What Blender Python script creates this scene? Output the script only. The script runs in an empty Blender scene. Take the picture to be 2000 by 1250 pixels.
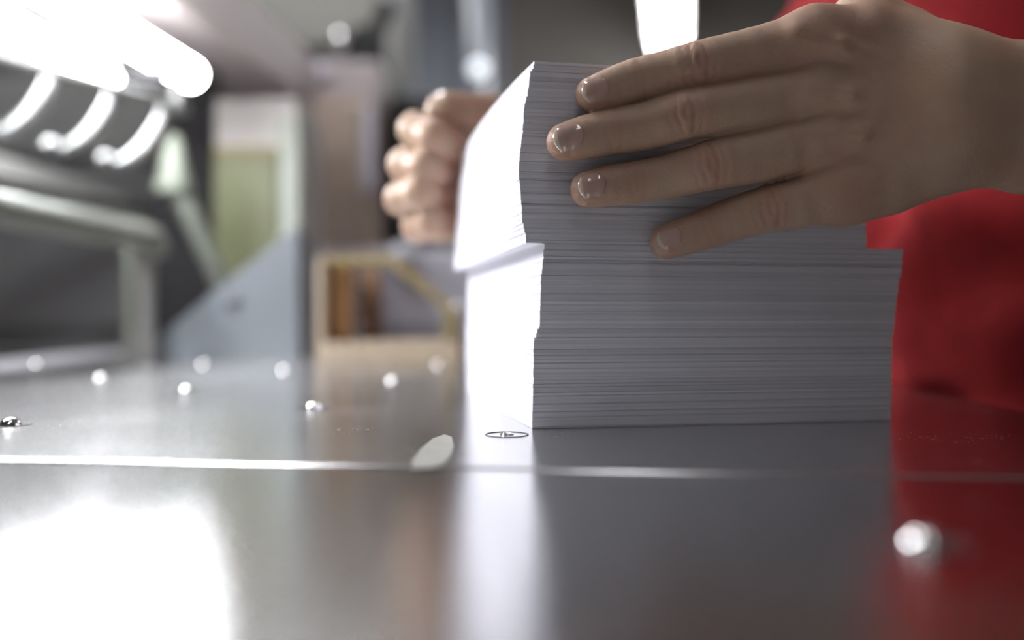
import bpy, bmesh, math, random
import numpy as np
from mathutils import Vector, Matrix

random.seed(7)
np.random.seed(7)
SC = bpy.context.scene
COL = SC.collection

# ------------------------------------------------------------------ camera
F = 1730.0                      # focal length in pixels of the 2000 px wide frame
CH = 0.0453                     # camera height above the table top
cam_d = bpy.data.cameras.new('camera')
cam = bpy.data.objects.new('camera', cam_d)
COL.objects.link(cam)
cam.location = (0, 0, CH)
cam.rotation_euler = (math.radians(90), 0, 0)
cam_d.sensor_width = 36.0
cam_d.lens = 36.0 * F / 2000.0
cam_d.clip_start = 0.01
cam_d.clip_end = 60
cam_d.dof.use_dof = True
cam_d.dof.focus_distance = 0.358
cam_d.dof.aperture_fstop = 2.5
SC.camera = cam

# ------------------------------------------------------------------ world, exposure
w = bpy.data.worlds.new('world')
SC.world = w
w.use_nodes = True
w.node_tree.nodes['Background'].inputs[0].default_value = (0.93, 0.91, 1.0, 1)
w.node_tree.nodes['Background'].inputs[1].default_value = 0.060
SC.view_settings.view_transform = 'Standard'
SC.view_settings.look = 'None'
SC.view_settings.gamma = 1
SC.view_settings.exposure = 0.0
SC.view_settings.use_curve_mapping = False
SC.cycles.max_bounces = 6
SC.cycles.diffuse_bounces = 3
SC.cycles.glossy_bounces = 4
TUBE_POWER = 50.0
BATTEN_POWER = 17.0
BACK_BATTEN_POWER = 30.0


def P(px, py, d):
    """the point at distance d that the photograph shows at pixel (px, py)"""
    return Vector(((px - 1000.0) / F * d, d, CH - (py - 625.0) / F * d))


# ------------------------------------------------------------------ materials
MATS = {}


def mat(name, col, rough=0.5, metal=0.0, var=0.0, vscale=20.0, bump=0.0, bscale=200.0, stretch=None,
        emit=None, estr=0.0, sss=0.0, coat=0.0, spec=None, col2=None):
    if name in MATS:
        return MATS[name]
    m = bpy.data.materials.new(name)
    m.use_nodes = True
    nt = m.node_tree
    b = nt.nodes['Principled BSDF']
    b.inputs['Roughness'].default_value = rough
    b.inputs['Metallic'].default_value = metal
    b.inputs['Base Color'].default_value = (*col, 1)
    if spec is not None:
        b.inputs['Specular IOR Level'].default_value = spec
    if coat:
        b.inputs['Coat Weight'].default_value = coat
        b.inputs['Coat Roughness'].default_value = 0.08
    if sss:
        b.inputs['Subsurface Weight'].default_value = sss
        b.inputs['Subsurface Radius'].default_value = (1.0, 0.35, 0.2)
        b.inputs['Subsurface Scale'].default_value = 0.004
    if emit:
        b.inputs['Emission Color'].default_value = (*emit, 1)
        b.inputs['Emission Strength'].default_value = estr
    tc = nt.nodes.new('ShaderNodeTexCoord')
    mp = nt.nodes.new('ShaderNodeMapping')
    nt.links.new(tc.outputs['Object'], mp.inputs[0])
    if stretch:
        mp.inputs['Scale'].default_value = stretch
    if var or col2:
        n = nt.nodes.new('ShaderNodeTexNoise')
        n.inputs['Scale'].default_value = vscale
        n.inputs['Detail'].default_value = 5
        nt.links.new(mp.outputs[0], n.inputs['Vector'])
        r = nt.nodes.new('ShaderNodeValToRGB')
        r.color_ramp.elements[0].position = 0.32
        r.color_ramp.elements[1].position = 0.68
        c2 = col2 if col2 else tuple(min(1, c * (1 + var)) for c in col)
        c1 = col if col2 else tuple(c * (1 - var) for c in col)
        r.color_ramp.elements[0].color = (*c1, 1)
        r.color_ramp.elements[1].color = (*c2, 1)
        nt.links.new(n.outputs['Fac'], r.inputs[0])
        nt.links.new(r.outputs[0], b.inputs['Base Color'])
    if bump:
        n2 = nt.nodes.new('ShaderNodeTexNoise')
        n2.inputs['Scale'].default_value = bscale
        n2.inputs['Detail'].default_value = 4
        nt.links.new(mp.outputs[0], n2.inputs['Vector'])
        bp = nt.nodes.new('ShaderNodeBump')
        bp.inputs['Strength'].default_value = bump
        bp.inputs['Distance'].default_value = 0.001
        nt.links.new(n2.outputs['Fac'], bp.inputs['Height'])
        nt.links.new(bp.outputs[0], b.inputs['Normal'])
    MATS[name] = m
    return m


def steel_table_material(name, r0, r1):
    m = mat(name, (0.69, 0.69, 0.70), 0.2, 1.0)
    nt = m.node_tree
    b = nt.nodes['Principled BSDF']
    tc = nt.nodes.new('ShaderNodeTexCoord')
    mp = nt.nodes.new('ShaderNodeMapping')
    mp.inputs['Rotation'].default_value = (0, 0, math.radians(5.7))
    mp.inputs['Scale'].default_value = (1.0, 9.0, 1.0)
    nt.links.new(tc.outputs['Object'], mp.inputs[0])
    n = nt.nodes.new('ShaderNodeTexNoise')               # brushing: long fine streaks
    n.inputs['Scale'].default_value = 70
    n.inputs['Detail'].default_value = 8
    n.inputs['Roughness'].default_value = 0.7
    nt.links.new(mp.outputs[0], n.inputs['Vector'])
    bp = nt.nodes.new('ShaderNodeBump')
    bp.inputs['Strength'].default_value = 0.14
    bp.inputs['Distance'].default_value = 0.0004
    nt.links.new(n.outputs['Fac'], bp.inputs['Height'])
    nt.links.new(bp.outputs[0], b.inputs['Normal'])
    n2 = nt.nodes.new('ShaderNodeTexNoise')              # wear: patches of duller metal
    n2.inputs['Scale'].default_value = 9
    n2.inputs['Detail'].default_value = 6
    nt.links.new(tc.outputs['Object'], n2.inputs['Vector'])
    b.inputs['Anisotropic'].default_value = 0.55
    tg = nt.nodes.new('ShaderNodeCombineXYZ')
    tg.inputs[0].default_value = 0.0995
    tg.inputs[1].default_value = 0.995
    nt.links.new(tg.outputs[0], b.inputs['Tangent'])
    mr = nt.nodes.new('ShaderNodeMapRange')
    mr.inputs['To Min'].default_value = r0
    mr.inputs['To Max'].default_value = r1
    nt.links.new(n2.outputs['Fac'], mr.inputs[0])
    nt.links.new(mr.outputs[0], b.inputs['Roughness'])
    v = nt.nodes.new('ShaderNodeTexVoronoi')             # dust: tiny pale specks
    v.inputs['Scale'].default_value = 420
    nt.links.new(tc.outputs['Object'], v.inputs['Vector'])
    n3 = nt.nodes.new('ShaderNodeTexNoise')
    n3.inputs['Scale'].default_value = 22
    nt.links.new(tc.outputs['Object'], n3.inputs['Vector'])
    sz = nt.nodes.new('ShaderNodeMapRange')
    sz.inputs['From Min'].default_value = 0.5
    sz.inputs['From Max'].default_value = 0.64
    sz.inputs['To Min'].default_value = 0.02
    sz.inputs['To Max'].default_value = 0.16
    nt.links.new(n3.outputs['Fac'], sz.inputs[0])
    lt = nt.nodes.new('ShaderNodeMath')
    lt.operation = 'LESS_THAN'
    nt.links.new(v.outputs['Distance'], lt.inputs[0])
    nt.links.new(sz.outputs[0], lt.inputs[1])
    mx = nt.nodes.new('ShaderNodeMix')
    mx.data_type = 'RGBA'
    mx.inputs['A'].default_value = (0.69, 0.69, 0.70, 1)
    mx.inputs['B'].default_value = (0.85, 0.85, 0.84, 1)
    nt.links.new(lt.outputs[0], mx.inputs['Factor'])
    nt.links.new(mx.outputs['Result'], b.inputs['Base Color'])
    inv = nt.nodes.new('ShaderNodeMath')
    inv.operation = 'SUBTRACT'
    inv.inputs[0].default_value = 1.0
    nt.links.new(lt.outputs[0], inv.inputs[1])
    nt.links.new(inv.outputs[0], b.inputs['Metallic'])
    return m


def paper_material():
    m = mat('paper', (0.80, 0.80, 0.80), 0.75, spec=0.2)
    nt = m.node_tree
    b = nt.nodes['Principled BSDF']
    tc = nt.nodes.new('ShaderNodeTexCoord')
    mp = nt.nodes.new('ShaderNodeMapping')
    mp.inputs['Scale'].default_value = (5, 5, 2600)      # one line for each sheet's cut edge
    nt.links.new(tc.outputs['Object'], mp.inputs[0])
    n = nt.nodes.new('ShaderNodeTexNoise')
    n.inputs['Scale'].default_value = 1.0
    n.inputs['Detail'].default_value = 3
    n.inputs['Roughness'].default_value = 0.7
    nt.links.new(mp.outputs[0], n.inputs['Vector'])
    oi = nt.nodes.new('ShaderNodeObjectInfo')
    r = nt.nodes.new('ShaderNodeMapRange')
    r.inputs['From Min'].default_value = 0.25
    r.inputs['From Max'].default_value = 0.75
    r.inputs['To Min'].default_value = 0.72
    r.inputs['To Max'].default_value = 0.97
    nt.links.new(n.outputs['Fac'], r.inputs[0])
    r2 = nt.nodes.new('ShaderNodeMapRange')
    r2.inputs['To Min'].default_value = 0.84
    r2.inputs['To Max'].default_value = 1.0
    nt.links.new(oi.outputs['Random'], r2.inputs[0])
    mu = nt.nodes.new('ShaderNodeMath')
    mu.operation = 'MULTIPLY'
    nt.links.new(r.outputs[0], mu.inputs[0])
    nt.links.new(r2.outputs[0], mu.inputs[1])
    cc = nt.nodes.new('ShaderNodeCombineColor')
    nt.links.new(mu.outputs[0], cc.inputs[0])
    nt.links.new(mu.outputs[0], cc.inputs[1])
    m2 = nt.nodes.new('ShaderNodeMath')
    m2.operation = 'MULTIPLY'
    m2.inputs[1].default_value = 1.08
    nt.links.new(mu.outputs[0], m2.inputs[0])
    nt.links.new(m2.outputs[0], cc.inputs[2])
    nt.links.new(cc.outputs[0], b.inputs['Base Color'])
    bp = nt.nodes.new('ShaderNodeBump')
    bp.inputs['Strength'].default_value = 0.12
    bp.inputs['Distance'].default_value = 0.0002
    nt.links.new(n.outputs['Fac'], bp.inputs['Height'])
    nt.links.new(bp.outputs[0], b.inputs['Normal'])
    return m


def skin_material():
    m = mat('skin', (0.50, 0.34, 0.25), 0.48, sss=0.25, spec=0.35)
    nt = m.node_tree
    b = nt.nodes['Principled BSDF']
    tc = nt.nodes.new('ShaderNodeTexCoord')
    n = nt.nodes.new('ShaderNodeTexNoise')
    n.inputs['Scale'].default_value = 45
    n.inputs['Detail'].default_value = 5
    nt.links.new(tc.outputs['Object'], n.inputs['Vector'])
    r = nt.nodes.new('ShaderNodeValToRGB')
    r.color_ramp.elements[0].position = 0.35
    r.color_ramp.elements[1].position = 0.68
    r.color_ramp.elements[0].color = (0.50, 0.36, 0.26, 1)
    r.color_ramp.elements[1].color = (0.47, 0.305, 0.22, 1)
    nt.links.new(n.outputs['Fac'], r.inputs[0])
    at = nt.nodes.new('ShaderNodeAttribute')
    at.attribute_name = 'flush'
    mx = nt.nodes.new('ShaderNodeMix')
    mx.data_type = 'RGBA'
    mx.inputs['B'].default_value = (0.50, 0.265, 0.20, 1)
    nt.links.new(at.outputs['Fac'], mx.inputs['Factor'])
    nt.links.new(r.outputs[0], mx.inputs['A'])
    nt.links.new(mx.outputs['Result'], b.inputs['Base Color'])
    v = nt.nodes.new('ShaderNodeTexVoronoi')
    v.inputs['Scale'].default_value = 900
    nt.links.new(tc.outputs['Object'], v.inputs['Vector'])
    n2 = nt.nodes.new('ShaderNodeTexNoise')
    n2.inputs['Scale'].default_value = 330
    n2.inputs['Detail'].default_value = 3
    nt.links.new(tc.outputs['Object'], n2.inputs['Vector'])
    ad = nt.nodes.new('ShaderNodeMath')
    nt.links.new(v.outputs['Distance'], ad.inputs[0])
    nt.links.new(n2.outputs['Fac'], ad.inputs[1])
    bp = nt.nodes.new('ShaderNodeBump')
    bp.inputs['Strength'].default_value = 0.22
    bp.inputs['Distance'].default_value = 0.0004
    nt.links.new(ad.outputs[0], bp.inputs['Height'])
    nt.links.new(bp.outputs[0], b.inputs['Normal'])
    return m


M_TABLE = steel_table_material('table_steel', 0.14, 0.21)
M_TABLE2 = steel_table_material('table_steel_smooth', 0.11, 0.165)
M_PAPER = paper_material()
M_SKIN = skin_material()
M_STEEL = mat('polished_steel', (0.75, 0.75, 0.76), 0.12, 1.0)
M_BALL = mat('valve_ball_chrome', (0.88, 0.88, 0.88), 0.06, 1.0)
M_DARKSTEEL = mat('dark_steel', (0.05, 0.05, 0.055), 0.45, 0.6)
M_PLATE = mat('brushed_plate', (0.18, 0.20, 0.225), 0.45, 0.2, var=0.06, vscale=14)
M_PINK = mat('pinkish_grey_enamel', (0.72, 0.63, 0.63), 0.5, var=0.05, vscale=6)
M_GREYWHITE = mat('grey_white_enamel', (0.60, 0.59, 0.57), 0.5, var=0.05, vscale=6)
M_BEIGE = mat('beige_grey_enamel', (0.28, 0.275, 0.25), 0.55, var=0.05, vscale=4)
M_GREEN = mat('pale_green_enamel', (0.175, 0.19, 0.095), 0.5, var=0.10, vscale=9)
M_OCHRE = mat('ochre_strip', (0.30, 0.25, 0.12), 0.5)
M_PALEGREEN = mat('pale_edge_trim', (0.42, 0.46, 0.40), 0.45)
M_BROWN = mat('brown_cabinet_board', (0.46, 0.375, 0.305), 0.6, var=0.07, vscale=5)
M_DARK = mat('dark_grey_enamel', (0.115, 0.113, 0.115), 0.55, var=0.15, vscale=5)
M_MID = mat('mid_grey_enamel', (0.20, 0.20, 0.195), 0.5, var=0.08, vscale=5)
M_BLACK = mat('black_plastic', (0.010, 0.010, 0.012), 0.5)
M_NAVY = mat('navy_black_panel', (0.009, 0.009, 0.012), 0.55)
M_PURPLE = mat('lilac_grey_enamel', (0.68, 0.66, 0.74), 0.5, var=0.05, vscale=6)
M_WOOD = mat('varnished_wood', (0.33, 0.17, 0.06), 0.45, col2=(0.46, 0.27, 0.11), vscale=14, stretch=(1, 1, 0.15))
M_PALEWOOD = mat('pale_wood', (0.34, 0.275, 0.20), 0.5, col2=(0.41, 0.34, 0.25), vscale=14, stretch=(0.15, 1, 1))
M_OLIVEWOOD = mat('olive_wood', (0.19, 0.155, 0.07), 0.5, col2=(0.25, 0.19, 0.075), vscale=14, stretch=(0.2, 1, 1))
M_WHITE = mat('white_gloss', (0.26, 0.265, 0.265), 0.26, 0.6)
M_PALEGREY = mat('pale_grey_paint', (0.155, 0.165, 0.145), 0.30)
M_TUBE = mat('lamp_tube', (0.9, 0.9, 0.9), 0.4, emit=(0.96, 0.98, 1.0), estr=TUBE_POWER)
M_BATTEN = mat('batten_diffuser', (0.9, 0.9, 0.9), 0.4, emit=(1.0, 0.985, 1.0), estr=BATTEN_POWER)
M_BATTEN_BACK = mat('batten_diffuser_bright', (0.9, 0.9, 0.9), 0.4, emit=(1.0, 0.985, 1.0), estr=BACK_BATTEN_POWER)
M_LAMPW = mat('lamp_white', (0.8, 0.8, 0.8), 0.4)
M_PIPE_GLINT = mat('pipe_glint_glow', (0.8, 0.85, 0.9), 0.3, emit=(0.85, 0.93, 1.0), estr=1.6)  # emission imitates a bright highlight on the wall pipe
M_SHIRT = mat('red_cotton', (0.26, 0.017, 0.020), 0.85, var=0.10, vscale=60, bump=0.3, bscale=900, spec=0.15)
M_TROUSERS = mat('dark_denim', (0.05, 0.06, 0.09), 0.8, bump=0.3, bscale=600)
M_SHOE = mat('black_shoe_leather', (0.03, 0.03, 0.03), 0.4)
M_HAIR = mat('brown_hair', (0.07, 0.04, 0.025), 0.5, bump=0.6, bscale=300, stretch=(1, 1, 0.1))
M_NAIL = mat('nail', (0.54, 0.36, 0.305), 0.14, coat=0.8, sss=0.1)
M_NAILTIP = mat('nail_tip', (0.62, 0.52, 0.42), 0.22, coat=0.6)
M_EYE = mat('eye_white', (0.8, 0.78, 0.75), 0.2, coat=0.5)
M_IRIS = mat('brown_iris', (0.08, 0.04, 0.02), 0.2)
M_LIP = mat('lip', (0.45, 0.18, 0.15), 0.4)
M_WALL = mat('wall_paint', (0.155, 0.143, 0.128), 0.8, var=0.12, vscale=1.2, bump=0.1, bscale=30)
M_WALLB = mat('wall_blue_grey', (0.19, 0.205, 0.24), 0.75, var=0.06, vscale=2)
M_FLOOR = mat('floor_concrete', (0.12, 0.12, 0.118), 0.7, var=0.12, vscale=4)
M_CEIL = mat('ceiling_paint', (0.30, 0.30, 0.30), 0.8, var=0.04, vscale=2)
M_TABLE_GLINT = mat('painted_table_glint', (0.30, 0.30, 0.27), 0.5, var=0.08, vscale=120)  # pale colour stands in for a lamp reflection on the steel


# ------------------------------------------------------------------ mesh helpers
def link(name, me, m, parent=None, smooth=False):
    o = bpy.data.objects.new(name, me)
    COL.objects.link(o)
    if m is not None and not me.materials:
        me.materials.append(m)
    if parent is not None:
        o.parent = parent
    if smooth:
        me.polygons.foreach_set('use_smooth', [True] * len(me.polygons))
    return o


def tag(o, label, cat, group=None):
    o['label'] = label
    o['category'] = cat
    if group:
        o['group'] = group
    return o


def thing(name, label, cat, group=None):
    o = bpy.data.objects.new(name, None)
    COL.objects.link(o)
    o.empty_display_size = 0.05
    return tag(o, label, cat, group)


def finish(name, bm, m, parent=None, smooth=False, bevel=0.0, seg=2):
    bmesh.ops.recalc_face_normals(bm, faces=bm.faces)
    if bevel:
        bmesh.ops.bevel(bm, geom=[e for e in bm.edges if e.calc_face_angle(0) > 0.5], offset=bevel,
                        segments=seg, profile=0.5, affect='EDGES', clamp_overlap=True)
    me = bpy.data.meshes.new(name)
    bm.to_mesh(me)
    bm.free()
    return link(name, me, m, parent, smooth)


def prism(name, pts, z0, z1, m, parent=None, bevel=0.0, smooth=False, seg=2):
    """polygon in plan (world XY), extruded z0..z1"""
    bm = bmesh.new()
    lo = [bm.verts.new((p[0], p[1], z0)) for p in pts]
    hi = [bm.verts.new((p[0], p[1], z1)) for p in pts]
    bm.faces.new(lo)
    bm.faces.new(hi)
    n = len(pts)
    for i in range(n):
        bm.faces.new((lo[i], lo[(i + 1) % n], hi[(i + 1) % n], hi[i]))
    return finish(name, bm, m, parent, smooth, bevel, seg)


def solid(name, pts, thick, m, parent=None, bevel=0.0):
    """flat outline of 3-D points given a real thickness vector"""
    bm = bmesh.new()
    t = Vector(thick)
    lo = [bm.verts.new(Vector(p)) for p in pts]
    hi = [bm.verts.new(Vector(p) + t) for p in pts]
    bm.faces.new(lo)
    bm.faces.new(hi)
    n = len(pts)
    for i in range(n):
        bm.faces.new((lo[i], lo[(i + 1) % n], hi[(i + 1) % n], hi[i]))
    return finish(name, bm, m, parent, False, bevel)


def box(name, x0, x1, y0, y1, z0, z1, m, parent=None, bevel=0.002):
    return prism(name, [(x0, y0), (x1, y0), (x1, y1), (x0, y1)], z0, z1, m, parent, bevel)


def pbox(name, px0, px1, py0, py1, d, depth, m, parent=None, bevel=0.003, z0=None, z1=None):
    """a box whose front face stands at distance d"""
    a = P(px0, py1, d)
    b = P(px1, py0, d)
    return box(name, a.x, b.x, d, d + depth, a.z if z0 is None else z0, b.z if z1 is None else z1, m, parent, bevel)


def obox(name, o, ax, ay, az, m, parent=None, bevel=0.002):
    """box from a corner and three edge vectors"""
    o, ax, ay, az = Vector(o), Vector(ax), Vector(ay), Vector(az)
    return solid(name, [o, o + ax, o + ax + ay, o + ay], az, m, parent, bevel)


def tube(name, pts, rads, m, parent=None, seg=14, caps=True):
    """tapered tube through points with rounded ends"""
    pts = [Vector(p) for p in pts]
    if not hasattr(rads, '__len__'):
        rads = [rads] * len(pts)
    bm = bmesh.new()
    rings = []
    n = len(pts)
    t0 = (pts[1] - pts[0]).normalized()
    up = Vector((0, 0, 1)) if abs(t0.z) < 0.9 else Vector((1, 0, 0))
    s = t0.cross(up).normalized()
    chain = []
    if caps:
        for k in (0.05, 0.5, 0.87):
            chain.append((pts[0] - t0 * rads[0] * math.sqrt(1 - k * k) * 0.98, rads[0] * k, t0))
    for i in range(n):
        t = (pts[min(i + 1, n - 1)] - pts[max(i - 1, 0)]).normalized()
        chain.append((pts[i], rads[i], t))
    if caps:
        t1 = (pts[-1] - pts[-2]).normalized()
        for k in (0.87, 0.5, 0.05):
            chain.append((pts[-1] + t1 * rads[-1] * math.sqrt(1 - k * k) * 0.98, rads[-1] * k, t1))
    for p, r, t in chain:
        s = (s - t * s.dot(t)).normalized()
        b = t.cross(s)
        rings.append([bm.verts.new(p + (s * math.cos(a) + b * math.sin(a)) * r)
                      for a in [2 * math.pi * j / seg for j in range(seg)]])
    for a, b in zip(rings[:-1], rings[1:]):
        for j in range(seg):
            bm.faces.new((a[j], a[(j + 1) % seg], b[(j + 1) % seg], b[j]))
    bm.faces.new(rings[0])
    bm.faces.new(rings[-1])
    return finish(name, bm, m, parent, True)


def ball(name, c, r, m, parent=None, sub=3, scale=(1, 1, 1)):
    bm = bmesh.new()
    bmesh.ops.create_icosphere(bm, subdivisions=sub, radius=r)
    for v in bm.verts:
        v.co = Vector((v.co.x * scale[0], v.co.y * scale[1], v.co.z * scale[2])) + Vector(c)
    return finish(name, bm, m, parent, True)


def lathe(name, prof, m, parent=None, seg=32, at=(0, 0, 0), smooth=True):
    bm = bmesh.new()
    rings = []
    for r, z in prof:
        rings.append([bm.verts.new((at[0] + r * math.cos(a), at[1] + r * math.sin(a), at[2] + z))
                      for a in [2 * math.pi * j / seg for j in range(seg)]])
    for a, b in zip(rings[:-1], rings[1:]):
        for j in range(seg):
            bm.faces.new((a[j], a[(j + 1) % seg], b[(j + 1) % seg], b[j]))
    bm.faces.new(rings[0])
    bm.faces.new(rings[-1])
    return finish(name, bm, m, parent, smooth)


# ------------------------------------------------------------------ the setting
FLOOR_Z = -0.90
CEIL_Z = 2.10
o = box('floor', -3.2, 3.0, -2.0, 5.2, FLOOR_Z - 0.1, FLOOR_Z, M_FLOOR, None, 0); o['kind'] = 'structure'
o = box('ceiling', -3.2, 3.0, -2.0, 5.2, CEIL_Z, CEIL_Z + 0.1, M_CEIL, None, 0); o['kind'] = 'structure'
wb = box('wall_back', -3.2, 3.0, 5.0, 5.2, FLOOR_Z, CEIL_Z, M_WALL, None, 0); wb['kind'] = 'structure'
o = box('wall_left', -3.3, -3.1, -2.0, 5.0, FLOOR_Z, CEIL_Z, M_WALL, None, 0); o['kind'] = 'structure'
o = box('wall_right', 2.9, 3.1, -2.0, 5.0, FLOOR_Z, CEIL_Z, M_WALL, None, 0); o['kind'] = 'structure'
# blue grey panelling on the back wall
a, b = P(800, 0, 4.9), P(985, 0, 4.9)
box('wall_panel', a.x, (a.x + b.x) / 2 - 0.01, 4.96, 5.0, FLOOR_Z, CEIL_Z, M_WALLB, wb, 0.004)
box('wall_panel', (a.x + b.x) / 2 + 0.01, b.x, 4.96, 5.0, FLOOR_Z, CEIL_Z, M_WALLB, wb, 0.004)
a, b = P(742, 0, 3.4), P(800, 0, 3.4)
o = box('trim_1', a.x, b.x, 3.4, 3.6, FLOOR_Z, CEIL_Z, mat('pillar_paint', (0.19, 0.19, 0.19), 0.7, var=0.06, vscale=3), None, 0.006)
o['kind'] = 'structure'

# ------------------------------------------------------------------ the steel table
U = Vector((0.9950, -0.0995, 0))
V = Vector((0.0995, 0.9950, 0))


def right_edge(y):
    return 0.2515 + 0.097 * (y - 0.435)


def left_edge(y):
    return -0.410 - 0.155 * (y - 0.712)


def seam_y(x):
    return 0.2657 - 0.1 * (x - 0.046)


table = thing('steel_table', 'polished steel worktable with rows of ball valves under the paper stacks', 'table')
xr, xl = right_edge(0.25), left_edge(0.31)
YF = 1.28
prism('main_plate', [(xl, seam_y(xl) + 0.0006), (xr, seam_y(xr) + 0.0006), (right_edge(YF), YF - 0.1), (left_edge(YF), YF)],
      -0.02, 0.0, M_TABLE, table, 0.0016, seg=4)
prism('near_plate', [(left_edge(-0.3), -0.30), (right_edge(-0.3), -0.36), (xr, seam_y(xr) - 0.0006), (xl, seam_y(xl) - 0.0006)],
      -0.02, -0.0002, M_TABLE2, table, 0.0022, seg=4)
# raised ledge along the table's left side
prism('side_ledge', [(left_edge(0.2) - 0.085, 0.2), (left_edge(0.2), 0.2), (left_edge(YF), YF), (left_edge(YF) - 0.085, YF)],
      -0.02, 0.0045, mat('ledge_steel', (0.24, 0.24, 0.26), 0.5, 0.5), table, 0.001)
for (ya, xa) in ((-0.2, left_edge(-0.2) + 0.06), (-0.2, right_edge(-0.2) - 0.08), (1.1, left_edge(1.1) + 0.06), (1.05, right_edge(1.05) - 0.08)):
    box('table_leg', xa - 0.025, xa + 0.025, ya - 0.025, ya + 0.025, FLOOR_Z, -0.02, M_DARKSTEEL, table, 0.003)
box('under_frame', -0.30, 0.16, -0.18, 1.08, -0.07, -0.021, M_DARKSTEEL, table, 0.003)

# ball valves: a thin groove ring and a proud steel ball each
valve_px = [(990, 849), (613, 798), (20, 830), (365, 765), (197, 741), (768, 746), (555, 726), (397, 713), (857, 714),
            (70, 723), (1808, 1062)]
ring_me = ball_me = None
for k, (px, py) in enumerate(valve_px):
    d = CH * F / (py - 625.0)
    c = P(px, py, d)
    zt = 0.0045 if c.x < left_edge(c.y) else (0.0 if c.y > seam_y(c.x) else -0.0002)
    if ring_me is None:
        bm = bmesh.new()
        seg = 48
        prof = [(0.0078, 0.0), (0.0079, 0.00022), (0.0085, 0.00028), (0.0087, 0.0)]
        rings = [[bm.verts.new((r * math.cos(2 * math.pi * j / seg), r * math.sin(2 * math.pi * j / seg), z)) for j in range(seg)] for r, z in prof]
        for a, b in zip(rings, rings[1:] + rings[:1]):
            for j in range(seg):
                bm.faces.new((a[j], a[(j + 1) % seg], b[(j + 1) % seg], b[j]))
        ro = finish('valve_ring', bm, M_DARKSTEEL, table, True)
        ring_me = ro.data
        bm = bmesh.new()
        bmesh.ops.create_icosphere(bm, subdivisions=4, radius=0.0046)
        bo = finish('valve_ball', bm, M_BALL, ro, True)
        ball_me = bo.data
    else:
        ro = link('valve_ring', ring_me, None, table)
        bo = link('valve_ball', ball_me, None, ro)
    ro.location = (c.x, c.y, zt)
    bo.location = (0, 0, -0.0034 if k == 0 else -0.0012)
# a lamp reflection by the seam, painted as a thin raised pale patch
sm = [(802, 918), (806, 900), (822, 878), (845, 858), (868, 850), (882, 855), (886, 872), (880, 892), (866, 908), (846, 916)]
prism('painted_reflection', [(P(px, py, CH * F / (py - 625.0)).x, CH * F / (py - 625.0) + 0.001) for px, py in sm], 0.0, 0.00025, M_TABLE_GLINT, table)

# ------------------------------------------------------------------ paper stacks
S0 = Vector((0.0085, 0.368, 0))                 # near left foot of the lower stack
AX = Vector((0.9833, 0.1820, 0))                # along the front edge
AY = Vector((-0.1820, 0.9833, 0))               # along the left edge, away
WID, LEN = 0.1645, 0.203


def lerp_tab(tab, z):
    if z <= tab[0][0]:
        return tab[0][1]
    for (z0, v0), (z1, v1) in zip(tab, tab[1:]):
        if z <= z1:
            t = (z - z0) / (z1 - z0)
            t = t * t * (3 - 2 * t)
            return v0 + (v1 - v0) * t
    return tab[-1][1]


def sheet_mesh(name, z0, z1, nl, nr, fl, fr, bow, jy, tiltz):
    """a clump of sheets: left side offset nl (near) and fl (far), right side nr and fr, bowed left edge"""
    bm = bmesh.new()
    out = []
    N = 6
    rows = []
    for i in range(N + 1):                       # near to far
        t = i / N
        l = S0 + AX * (nl + (fl - nl) * t - bow * 4 * t * (1 - t)) + AY * (jy + LEN * t)
        r = S0 + AX * (WID + nr + (fr - nr) * t) + AY * (jy + LEN * t)
        k = 4 * t * (1 - t)
        rows.append([bm.verts.new((p.x, p.y, z + a * k)) for z, a in ((z0, tiltz[0]), (z1, tiltz[1])) for p in (l, r)])
    for a, b in zip(rows, rows[1:]):
        bm.faces.new((a[0], a[1], b[1], b[0]))
        bm.faces.new((a[2], b[2], b[3], a[3]))
        bm.faces.new((a[0], b[0], b[2], a[2]))
        bm.faces.new((a[1], a[3], b[3], b[1]))
    bm.faces.new((rows[0][0], rows[0][2], rows[0][3], rows[0][1]))
    bm.faces.new((rows[-1][0], rows[-1][1], rows[-1][3], rows[-1][2]))
    bmesh.ops.recalc_face_normals(bm, faces=bm.faces)
    me = bpy.data.meshes.new(name)
    bm.to_mesh(me)
    bm.free()
    return me


def build_stack(root, z0, z1, tabs, seed, jit, arch=0.0):
    rnd = random.Random(seed)
    z = z0
    while z < z1 - 1e-6:
        th = rnd.choice([0.0005, 0.0008, 0.0011, 0.0014, 0.0018, 0.0024])
        if z + th > z1 - 0.0004:
            th = z1 - z
        g = rnd.choice([0.00003, 0.00005, 0.00008, 0.00016])
        zm = z + th / 2
        j = rnd.gauss(0, jit)
        me = sheet_mesh('paper_layer', z, z + th - g, lerp_tab(tabs['nl'], zm) + j, lerp_tab(tabs['nr'], zm) + j,
                        lerp_tab(tabs['fl'], zm) + j, lerp_tab(tabs['fr'], zm) + j, lerp_tab(tabs['bow'], zm), rnd.gauss(0, 0.00012),
                        (arch * (z - z0) / (z1 - z0), arch * (z + th - z0) / (z1 - z0)))
        link('paper_layer', me, M_PAPER, root)
        z += th


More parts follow.
